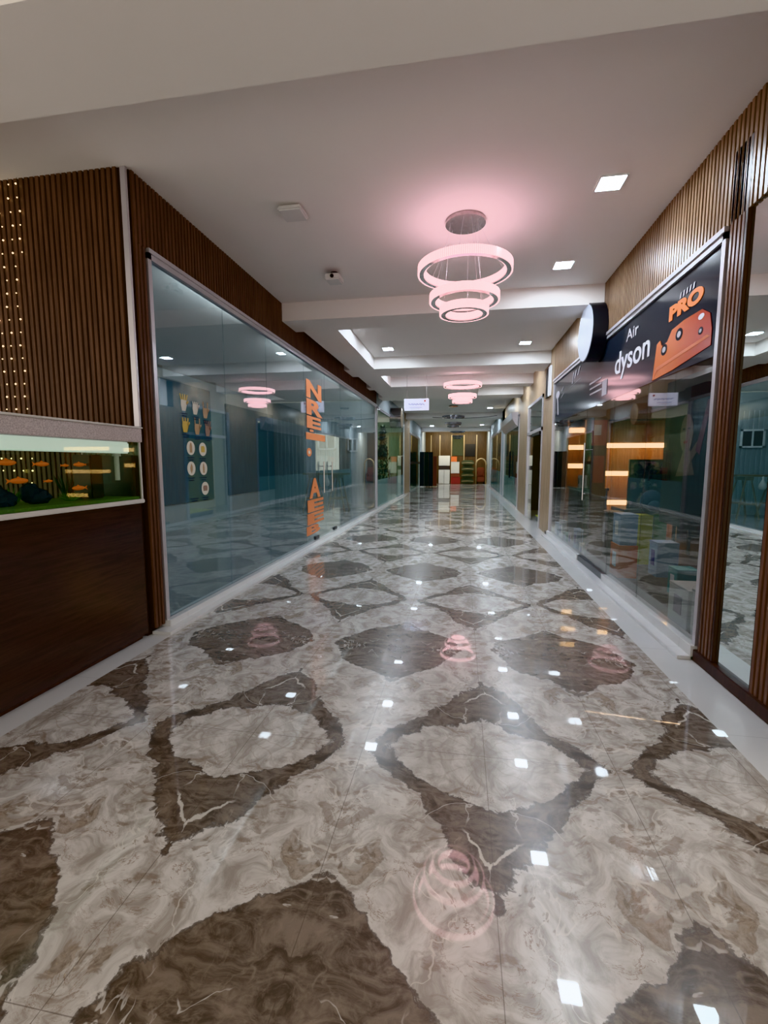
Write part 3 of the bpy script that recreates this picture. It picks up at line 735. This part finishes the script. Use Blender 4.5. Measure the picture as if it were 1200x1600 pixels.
# portrait poster
pp = thing('portrait_poster', 'tall dark poster of a woman holding a pink styler, behind the glass', 'poster', (XR+.06, 4.1, 1.0))
MB().box(XR+.05, XR+.055, 3.76, 4.62, .95, 2.22).build('sheet', M['shopdark'], pp)
qx = XR+.048
rflat(ell(4.19, 1.74, .11, .16), 'face', M['skin'], pp, qx)
rflat([(4.23, 1.60), (4.12, 1.60), (4.02, 1.40), (4.34, 1.38)], 'neck', M['skin'], pp, qx)
rflat(ell(4.20, 1.67, .035, .012), 'lips', M['lips'], pp, qx-.002)
for dy in (-.04, .05): rflat(ell(4.19+dy, 1.78, .018, .008), 'eye', M['black'], pp, qx-.002)
rflat([(4.16, 1.44), (3.98, 1.60), (3.94, 1.68), (4.02, 1.66), (4.2, 1.5)], 'hand', M['skin'], pp, qx-.002)
rflat([(4.02, 1.60), (3.88, 1.98), (3.82, 1.97), (3.95, 1.56)], 'styler', M['pinkp'], pp, qx-.004)
rflat([(3.86, 1.56), (3.70, 1.60), (3.70, 1.54), (3.84, 1.53)], 'shoulder', M['skin'], pp, qx-.002) if False else None

# round projecting sign
def round_sign(x_back, x_front, y, z, r, lab, face, rim, name='round_sign'):
    t = thing(name, lab, 'sign', (x_back, y, z-r))
    MB().cyl((x_back, y, z), (x_front, y, z), r, n=48).build('drum', rim, t, True)
    d = -1 if x_front < x_back else 1
    MB().cyl((x_front, y, z), (x_front+d*.008, y, z), r*.95, n=48).build('face', face, t, True)
    return t
round_sign(XR-.02, XR-.20, 6.62, 3.21, .37, 'round white-faced sign with black drum rim on the right wall', M['clockface'], M['black'])

# ------------------------------------------------------------------ far right side
panel('wall_right_middle', 'y', 9.66, 10.75, XR, .0, H, -1, M['oak'], pitch=.06, w=.052, d=.012)
struct(MB().box(XR-.02, XR+.1, 9.64, 10.0, 0, .06).build('trim_5', M['groove']))
struct(MB().box(XR, XR+.1, 10.75, 21.3, 3.02, H).build('wall_right_far', M['oak']))
s = thing('strip_sign', 'narrow black and white vertical strip sign above the wooden pier', 'sign', (XR-.03, 10.1, 2.85))
MB().box(XR-.05, XR-.02, 10.12, 10.34, 2.86, 3.46).build('black_half', M['black'], s); MB().box(XR-.05, XR-.02, 9.86, 10.10, 2.86, 3.46).build('white_half', M['white'], s)
struct(MB().box(XR, XR+.1, 13.1, 15.0, 0, 3.02).build('wall_right_pier_far', M['oak']))
d = sroot('door_1', (XR, 11.5, 0))
m = MB(); m.box(XR-.03, XR+.06, 10.75, 10.85, 0, 3.02); m.box(XR-.03, XR+.06, 12.95, 13.1, 0, 3.02); m.box(XR-.03, XR+.06, 10.75, 13.1, 2.95, 3.02); m.box(XR-.03, XR+.06, 10.75, 13.1, 2.22, 2.30); m.build('frame', M['silver'], d)
MB().box(XR+.0, XR+.012, 10.85, 12.95, 2.30, 2.95).build('transom_pane', M['glassL'], d)
MB().box(XR+.0, XR+.012, 12.2, 12.95, .02, 2.22).build('side_pane', M['glassL'], d)
MB().box(XR-.05, XR+.04, 10.95, 12.1, 2.14, 2.22, .005).build('door_closer', M['black'], d)
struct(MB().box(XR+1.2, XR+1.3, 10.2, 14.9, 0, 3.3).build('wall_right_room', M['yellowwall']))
for i, (z, y) in enumerate(((.0, 12.0), (.17, 12.4))):
    pass
st = thing('doormat_step', 'low dark step inside the open doorway on the right', 'step', (XR+.5, 11.7, 0))
MB().box(XR+.15, XR+.9, 11.0, 12.3, 0, .12, .01).build('tread', M['gunmetal'], st)
MB().box(XR+.14, XR+.9, 11.0, 12.3, .12, .14, .004).build('nosing', M['yellow'], st)
def far_front(name, side, y0, y1, z1, seams, z0=.08, frost=1.0):
    r = shopfront(name, side, y0, y1, z0, z1, M['glassF'], seams)
    X = XL if side == 'L' else XR
    s = 1 if side == 'L' else -1
    a = sorted((X-s*.02, X-s*.015))
    if frost: MB().box(a[0], a[1], y0+.05, y1-.05, z0, frost).build('frosted_film', M['frost'], r)
    return r
w3 = far_front('window_3', 'R', 15.05, 20.2, 3.0, (16.7, 18.5))
m = MB(); m.tube([(XR-.05, 17.2, .95), (XR-.05, 17.2, 1.9)], .03); m.build('door_handle', M['black'], w3)
struct(MB().box(XR-.05, XR+.06, 15.0, 29.5, 0, .08).build('baseboard_right_end', M['tile']))
struct(MB().box(XR, XR+.1, 20.2, 21.4, 0, H).build('wall_right_pier_end', M['shopwall']))
w4 = far_front('window_4', 'R', 21.4, 29.0, 3.0, (24., 26.5), frost=1.1)
struct(MB().box(XR, XR+.1, 21.4, 34., 3.0, H).build('wall_right_header_end', M['shopwall']))
struct(MB().box(XR, XR+.1, 29.0, 34., 0, 3.0).build('wall_right_end', M['shopwall']))
struct(MB().box(XR+2.6, XR+2.7, 15.0, 29.5, 0, 3.4).build('wall_right_far_room', M['shopwall']))
struct(MB().box(XR+.1, XR+2.7, 20.7, 20.8, 0, 3.4).build('wall_right_divider', M['shopdark']))
struct(MB().box(XR+.1, XR+2.7, 14.9, 15.0, 0, 3.4).build('wall_right_divider_near', M['shopdark']))
bs = thing('curved_sign', 'rounded silver sign box above the far right glass front', 'sign', (XR-.1, 17, 2.7))
prof = [(XR-.02, 2.66), (XR-.10, 2.72), (XR-.20, 2.90), (XR-.24, 3.1), (XR-.02, 3.12)]
MB().prism([(a, b) for a, b in prof], (0, 15.3, 0), (1, 0, 0), (0, 0, 1), (0, 1, 0), 4.3).build('body', M['silver'], bs)

# ------------------------------------------------------------------ far left side
w5 = far_front('window_5', 'L', 14.08, 20.95, 3.2, (17.2, 19.0), z0=.085, frost=.95)
struct(MB().box(XL-.1, XL, 14.03, 23.4, 3.24, H).build('wall_left_header_far', M['shopwall']))
m = MB(); m.tube([(XL+.05, 16.4, .9), (XL+.05, 16.4, 1.25)], .02); m.build('door_handle', M['steel'], w5)
panel('wall_left_pier_far', 'y', 21.0, 23.4, XL, 0, H, 1, M['oak'], pitch=.12, w=.10, d=.012)
w6 = shopfront('window_6', 'L', 23.45, 29.0, .05, 3.0, M['glassF'], (26.2,))
MB().box(XL+.0, XL+.03, 23.5, 28.9, 1.42, 1.56).build('push_bar', M['black'], w6)
struct(MB().box(XL-.1, XL, 23.4, 34., 3.0, H).build('wall_left_header_end', M['shopwall']))
struct(MB().box(XL-.1, XL, 29.0, 34., 0, 3.0).build('wall_left_end', M['shopwall']))
struct(MB().box(-5.3, -5.2, 14.2, 23., 0, 3.4).build('wall_left_far_room', M['greenwall']))
struct(MB().box(-5.3, XL-.1, 21.5, 21.6, 0, 3.4).build('wall_left_divider', M['greenwall']))
struct(MB().box(-3.9, -3.8, 23., 34, 0, 3.4).build('wall_left_last_room', M['greenwall']))
# tree and goods in the second left shop
tr = thing('potted_tree', 'dark bushy potted tree behind the second glass front on the left', 'plant', (-3.15, 18.3, 0))
MB().lathe([(.02, 0), (.16, 0), (.21, .35), (.19, .36), (.02, .34)], (-3.15, 18.3, 0), 20).build('pot', M['brownc'], tr, True)
MB().tube([(-3.15, 18.3, .33), (-3.13, 18.3, 1.2), (-3.17, 18.32, 2.6)], [.03, .025, .01], 8).build('trunk', M['rawwood'], tr, True)
m = MB()
for i in range(420):
    z = random.uniform(.7, 2.85); rr = .40*(1-(z-.7)/2.5)*math.sqrt(random.random()); a = random.uniform(0, 6.28)
    c = Vector((-3.15+rr*math.cos(a), 18.3+rr*math.sin(a), z)); q = Matrix.Rotation(random.uniform(0, 6.28), 3, 'Z') @ Matrix.Rotation(random.uniform(.2, 1.3), 3, 'X')
    vs = [m.bm.verts.new(c + q @ Vector(p)*1.3) for p in ((0, 0, 0), (.04, .06, .01), (0, .15, 0), (-.04, .06, .01))]
    m.bm.faces.new(vs)
m.build('foliage', M['leafd'], tr)
sh = thing('shelf_rack', 'dim shelf rack of goods behind the second glass front on the left', 'shelves', (-4.6, 20.5, 0))
for x in (-5.1, -4.1):
    for y in (20.9, 21.3): MB().box(x, x+.04, y, y+.04, 0, 2.0).build('post', M['gunmetal'], sh)
for z in (.5, 1.0, 1.5, 1.97): MB().box(-5.1, -4.06, 20.9, 21.34, z, z+.03).build('shelf', M['rawwood'], sh)
for i in range(6):
    x = -5.0+.3*(i % 3); z = (.53, 1.03)[i//3]
    carton(x, x+.22, 20.97, 21.2, z+.002, z+.26, [M['red'], M['tan'], M['olive']][i % 3],
           ['red box on lower shelf of the dim rack', 'tan box on lower shelf of the dim rack', 'olive box on lower shelf of the dim rack', 'red box on second shelf of the dim rack', 'tan box on second shelf of the dim rack', 'olive box on second shelf of the dim rack'][i], grp='boxes on the dim rack')
rs = round_sign(XL+.0, XL+.42, 17.0, 3.15, .37, 'round sign with chrome rim and tan face on far left wall', M['oak'], M['chrome'], 'round_sign')

# ------------------------------------------------------------------ end of the corridor
struct(MB().box(-3.9, 4., 34.0, 34.2, 0, H).build('wall_end', M['endwood']))
for k, x in enumerate((-2.25, -1.6, -.75, .15, 1.05)):
    o = MB().box(x, x+.07, 33.94, 34.0, 0, 3.5).build('wall_strip', M['goldtrim'])
    tag(o, ['first', 'second', 'third', 'fourth', 'last'][k] + ' from the left of the pale gold upright strips on end wall', 'wall strip', 'gold strips on the end wall')
o = MB().box(-.65, .12, 33.95, 33.995, 2.0, 3.45).build('window_panel', M['olive']); tag(o, 'olive glass panel on end wall between gold strips', 'panel')
o = MB().box(.28, .98, 33.95, 34.0, 1.95, 2.85).build('wall_opening', M['black']); tag(o, 'dark square opening with slats on the end wall', 'vent')
bl = thing('folding_screen', 'tall black folding screen standing at far left of the corridor', 'screen', (-2.1, 28.2, 0))
for i in range(3):
    x = -2.52+i*.27
    MB().prism([(x, 28.1+.1*(i % 2)), (x+.26, 28.1+.1*((i+1) % 2)), (x+.26, 28.13+.1*((i+1) % 2)), (x, 28.13+.1*(i % 2))], (0, 0, .05), (1, 0, 0), (0, 1, 0), (0, 0, 1), 2.1).build('panel', M['black'], bl)
    MB().cyl((x+.02, 28.12+.1*(i % 2), 0), (x+.02, 28.12+.1*(i % 2), .05), .015).build('foot', M['steel'], bl)
rp = thing('poster_stand', 'narrow rust-red poster stand beside the black folding screen', 'stand', (-1.6, 28.6, 0))
MB().box(-1.72, -1.50, 28.6, 28.63, .05, 1.9).build('board', M['brownc'], rp); MB().box(-1.74, -1.48, 28.5, 28.75, 0, .05).build('base', M['goldtrim'], rp)
kc = thing('display_cabinet', 'white cabinet with a dark band across it at the corridor end', 'cabinet', (-1.1, 32.4, 0))
MB().box(-1.55, -.78, 32.2, 32.6, .02, 1.0, .01).build('lower_body', M['cardw'], kc); MB().box(-1.55, -.78, 32.2, 32.6, 1.28, 1.98, .01).build('upper_body', M['cardw'], kc)
MB().box(-1.53, -.80, 32.22, 32.6, 1.0, 1.28).build('band', M['shopdark'], kc); MB().box(-1.18, -1.16, 32.19, 32.2, .05, .98).build('door_gap', M['gunmetal'], kc)
def stack_box(x0, x1, z0, z1, mat, lab, y=32.2):
    t = thing('storage_box', lab, 'box', ((x0+x1)/2, y+.2, z0), 'boxes stacked at the corridor end')
    MB().box(x0, x1, y, y+.4, z0, z1-.03, .01).build('body', mat, t); MB().box(x0-.01, x1+.01, y-.01, y+.41, z1-.03, z1, .004).build('lid', mat, t)
stack_box(-.70, -.05, .0, .50, M['red'], 'red chest at the bottom of the stack at the corridor end')
stack_box(-.70, -.10, .50, .75, M['brownc'], 'thin rust box above the red chest')
stack_box(-.70, -.12, .75, 1.55, M['cardw'], 'large white box above the rust box')
stack_box(-.70, -.30, 1.55, 1.92, M['ocard'], 'orange box at the top of the end stack')
for k in range(4):
    t = thing('seat_cushion', ['lowest', 'second lowest', 'second highest', 'topmost'][k]+' olive cushion in the pile at the corridor end', 'cushion', (.4, 32.4, k*.42), 'olive cushions piled at the corridor end')
    MB().box(.02, .88, 32.15, 32.75, k*.42+(.0 if k == 0 else .002), k*.42+.41, .09).build('cushion', M['olive'], t, True)
    MB().tube([(.05, 32.14, k*.42+.2), (.45, 32.12, k*.42+.23), (.85, 32.14, k*.42+.2)], .012, 6).build('piping', M['goldtrim'], t)
ar = thing('arched_doorway_frame', 'pale yellow arched frame around rust-brown goods, far right end', 'frame', (1.35, 32.6, 0))
m = MB(); pts = [(1.02, 32.6, 0), (1.02, 32.6, 1.35)] + [(1.37-.35*math.cos(a), 32.6, 1.35+.42*math.sin(a)) for a in [math.pi*i/10 for i in range(1, 10)]] + [(1.72, 32.6, 1.35), (1.72, 32.6, 0)]
m.tube(pts, .05, 8); m.build('frame', M['goldtrim'], ar, True)
ac = thing('armchair', 'rust-brown leather armchair standing inside the pale arch', 'chair', (1.4, 32.9, 0))
MB().box(1.12, 1.64, 32.75, 33.3, .14, .5, .05).build('seat', M['brownc'], ac, True); MB().box(1.12, 1.64, 33.2, 33.4, .5, 1.15, .06).build('backrest', M['brownc'], ac, True)
for x in (1.14, 1.58):
    MB().box(x-.02, x+.06, 32.75, 33.3, .5, .72, .03).build('armrest', M['brownc'], ac, True)
    for y in (32.8, 33.3): MB().cyl((x+.02, y, 0), (x+.02, y, .14), .02).build('leg', M['black'], ac)

# ------------------------------------------------------------------ ceiling fittings
def ring(parent, z, r, mat, w=.070, h=.072):
    """two bands of crystal rods with a chrome channel between them"""
    c = parent.location
    out = MB(); out.lathe([(r-.012, z-h/2), (r, z-h/2), (r, z+h/2), (r-.012, z+h/2)], (c.x, c.y, 0), 96, closed=True)
    o = out.build('outer_crystal_band', mat, parent)
    i_ = MB(); i_.lathe([(r-w, z-h/2+.008), (r-w+.012, z-h/2+.008), (r-w+.012, z+h/2), (r-w, z+h/2)], (c.x, c.y, 0), 96, closed=True)
    i_.build('inner_crystal_band', mat, o)
    ch = MB(); ch.lathe([(r-w+.013, z-h/2-.001), (r-.013, z-h/2-.001), (r-.013, z+h/2-.01), (r-w+.013, z+h/2-.01)], (c.x, c.y, 0), 96, closed=True)
    ch.build('channel', M['chrome'], o)
def chandelier(x, y, mat, lab, rs):
    t = thing('ring_chandelier', lab, 'chandelier', (x, y, H))
    # crystal mesh is authored about the fitting's own axis, so texture stripes follow the ring
    MB().cyl((x, y, H-.035), (x, y, H-.0), .19, n=48).build('canopy', M['canopy'], t, True)
    for z, r in rs:
        ring(t, z, r, mat)
    zt = [z for z, r in rs]
    for k, (z, r) in enumerate(rs):
        for j in range(3):
            a = j*2.094 + k*.5 + .4; q = .15
            MB().cyl((x+q*math.cos(a), y+q*math.sin(a), H-.03), (x+(r-.03)*math.cos(a), y+(r-.03)*math.sin(a), z+.03), .0012, n=5).build('cable', M['silver'], t)
    return t
for (x, y, mat, lab) in ((0.0, 4.66, M['crystal'], 'large pink-lit three-ring crystal chandelier nearest the camera'),
                         (0.0, 11.3, M['crystal'], 'second pink-lit three-ring chandelier, beyond first beams'),
                         (-.35, 18.95, M['crystal0'], 'unlit three-ring chandelier beyond the two lit ones'),
                         (-.25, 28.2, M['crystal0'], 'farthest unlit three-ring chandelier near the end wall')):
    chandelier(x, y, mat, lab, ((3.345, .45), (3.085, .335), (2.965, .235)))

def downlight(x, y, lab):
    t = thing('ceiling_light', lab, 'light', (x, y, H), 'square ceiling downlights')
    s = .095
    m = MB(); m.box(x-s-.012, x+s+.012, y-s-.012, y-s, H-.012, H-.0); m.box(x-s-.012, x+s+.012, y+s, y+s+.012, H-.012, H)
    m.box(x-s-.012, x-s, y-s, y+s, H-.012, H); m.box(x+s, x+s+.012, y-s, y+s, H-.012, H)
    m.build('trim_ring', M['ledtrim'], t)
    MB().box(x-s, x+s, y-s, y+s, H-.009, H-.001).build('diffuser', M['led'], t)
L = [(1.17, 4.25, 'square downlight on right side of ceiling, nearest the camera'), (1.13, 5.82, 'square downlight on right, second from the camera, before first beam'),
     (1.14, 7.78, 'right downlight in the first recess, near end'), (-1.57, 7.80, 'left downlight in the first recess, near end'),
     (1.17, 9.32, 'right downlight in the first recess, far end'), (-1.50, 9.35, 'left downlight in the first recess, far end'),
     (1.15, 11.46, 'right downlight beside the second chandelier'), (-1.55, 11.42, 'left downlight beside the second chandelier'),
     (1.2, 13.5, 'right downlight in the third recess'),
     (1.15, 19.9, 'right downlight beside the first unlit chandelier'), (-1.75, 19.6, 'left downlight beside the first unlit chandelier'),
     (1.2, 28.6, 'right downlight beside the farthest chandelier'), (-1.85, 28.9, 'left downlight beside the farthest chandelier')]
for a in L: downlight(*a)
# unseen fill lights added behind the beams to brighten the far corridor
HID = [(x, y) for y in (15.9, 23.2, 31.7) for x in (-1.6, 1.15)]

sp = thing('ceiling_access_point', 'flat white square box fixed to the ceiling, left of chandelier', 'access point', (-1.55, 4.2, H))
m = MB(); m.box(-1.66, -1.44, 4.09, 4.31, H-.055, H-.012, .012); m.build('housing', M['plastic'], sp); MB().box(-1.60, -1.50, 4.15, 4.25, H-.012, H).build('bracket', M['gunmetal'], sp)
cm = thing('security_camera', 'white box camera on ceiling mount, left of chandelier, before beam', 'camera', (-1.56, 5.6, H))
MB().cyl((-1.56, 5.60, H-.06), (-1.56, 5.60, H), .045, n=20).build('mount', M['gunmetal'], cm, True)
m = MB(); m.box(-1.64, -1.46, 5.46, 5.66, H-.125, H-.055, .012); m.build('housing', M['plastic'], cm)
MB().cyl((-1.55, 5.45, H-.09), (-1.55, 5.462, H-.09), .022, n=16).build('lens', M['black'], cm)

hs = thing('hanging_sign', 'white hanging sign board with indigo writing and red dot', 'sign', (-1.19, 12.2, 2.87))
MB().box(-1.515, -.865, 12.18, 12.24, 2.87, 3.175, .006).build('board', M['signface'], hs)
scr = [(-1.40+.42*k/40, 12.176, 3.03+.028*math.sin(k*1.25)*math.cos(k*.31)) for k in range(41)]
MB().tube(scr, .006, 5).build('handwriting', M['purple'], hs)
MB().box(-1.38, -1.05, 12.174, 12.18, 2.945, 2.953).build('text_line', M['purple'], hs); MB().box(-1.36, -1.10, 12.174, 12.18, 2.91, 2.916).build('text_line', M['black'], hs)
MB().cyl((-.97, 12.17, 3.115), (-.97, 12.18, 3.115), .025, n=16).build('dot', M['red'], hs)
for x in (-1.45, -.93): MB().cyl((x, 12.21, 3.17), (x, 12.21, H), .004, n=6).build('rod', M['steel'], hs)
cb = MB().tube([(-1.3, 20.6, 3.5), (-.7, 20.6, 3.46), (0., 20.6, 3.44), (.9, 20.6, 3.47), (1.5, 20.6, 3.53)], .012, 6).build('ceiling_cable', M['black'])
tag(cb, 'black cable sagging across the corridor below the ceiling', 'cable')

# ------------------------------------------------------------------ added fill lights and world
def area(name, loc, e, size, col, rot=(0, 0, 0), sy=None):
    l = bpy.data.lights.new(name, 'AREA'); l.energy = e; l.size = size; l.color = col
    if sy: l.shape = 'RECTANGLE'; l.size_y = sy
    o = bpy.data.objects.new(name, l); C.objects.link(o); o.location = loc; o.rotation_euler = rot
    return o
for (x, y) in HID: area('far_corridor_fill', (x, y, H-.01), 11, .19, (.78, .89, 1.), sy=.19)  # fill added out of sight behind the beams
def aim(name, loc, to, e, size, sy, col):
    o = area(name, loc, e, size, col, sy=sy)
    d = Vector(to)-Vector(loc)
    o.rotation_euler = d.to_track_quat('-Z', 'Y').to_euler()
    return o
# unseen fill lights added behind the shopfront headers to brighten the shops
for y in (5.2, 7.8, 10.4, 12.9):
    aim('left_shop_fill', (-2.76, y, 3.36), (-6.4, y, 1.2), 6.0, 1.6, .06, (.84, .94, 1.))
for y in (4.7, 6.6, 8.4):
    aim('right_shop_fill', (1.96, y, 3.24), (5.0, y, .9), 8, 1.2, .06, (1., .88, .78))
aim('shelf_fill', (3.2, 8.6, 3.2), (3.3, 9.5, 1.2), 9, 1.6, .06, (1., .62, .35))  # added warm fill that brightens the shelving
aim('far_left_shop_fill', (-2.76, 17.5, 3.36), (-5.2, 17.5, 1.2), 22, 4., .06, (.85, 1., .78))
aim('far_right_shop_fill', (1.96, 17.5, 3.2), (4.5, 17.5, 1.2), 14, 4., .06, (.85, .95, 1.))
aim('last_right_shop_fill', (1.96, 25., 3.2), (4.5, 25., 1.2), 40, 6., .06, (.75, .9, 1.))
aim('last_left_shop_fill', (-2.76, 26., 3.2), (-3.9, 26., 1.2), 20, 5., .06, (.85, 1., .9))
aim('corridor_end_fill', (-.4, 31.1, 3.6), (-.4, 34., 1.2), 30, 3.4, .1, (1., .82, .5))  # unseen fill added to brighten the end wall
# unseen disc lights added in the two lit chandeliers to boost their halo
for y in (4.66, 11.3):
    for nm, z, e, c, r in (('chandelier_halo_fill', 3.42, .2, (1., .62, .42), .5), ('chandelier_soft_fill', 3.14, .8, (1., .62, .88), .5)):
        l = bpy.data.lights.new(nm, 'AREA'); l.shape = 'DISK'; l.size = r; l.energy = e; l.color = c; l.spread = R(150)
        o = bpy.data.objects.new(nm, l); C.objects.link(o); o.location = (0, y, z); o.rotation_euler = (math.pi, 0, 0)
w = bpy.data.worlds.new('world'); sc.world = w; w.use_nodes = True
bgd = w.node_tree.nodes['Background']; bgd.inputs[0].default_value = (.60, .55, .48, 1); bgd.inputs[1].default_value = .82

# ------------------------------------------------------------------ camera
cam = bpy.data.cameras.new('camera'); co = bpy.data.objects.new('camera', cam); C.objects.link(co)
yaw, pitch, fpx = .1677, .1086, 708.3
cam.sensor_fit = 'VERTICAL'; cam.sensor_height = 36.; cam.lens = 36.*fpx/1600.
cam.clip_start = .05; cam.clip_end = 200
co.location = (0, 0, 1.5)
co.rotation_euler = (math.pi/2 - pitch, 0, yaw)
sc.camera = co
sc.view_settings.view_transform = 'Khronos PBR Neutral'; sc.view_settings.look = 'None'; sc.view_settings.exposure = 1.58; sc.view_settings.gamma = 1.
sc.cycles.use_denoising = True
try: sc.cycles.denoiser = 'OPENIMAGEDENOISE'
except Exception: pass
sc.cycles.max_bounces = 10; sc.cycles.transparent_max_bounces = 24; sc.cycles.glossy_bounces = 6; sc.cycles.diffuse_bounces = 4
sc.cycles.sample_clamp_indirect = 6.; sc.cycles.caustics_reflective = False; sc.cycles.caustics_refractive = False
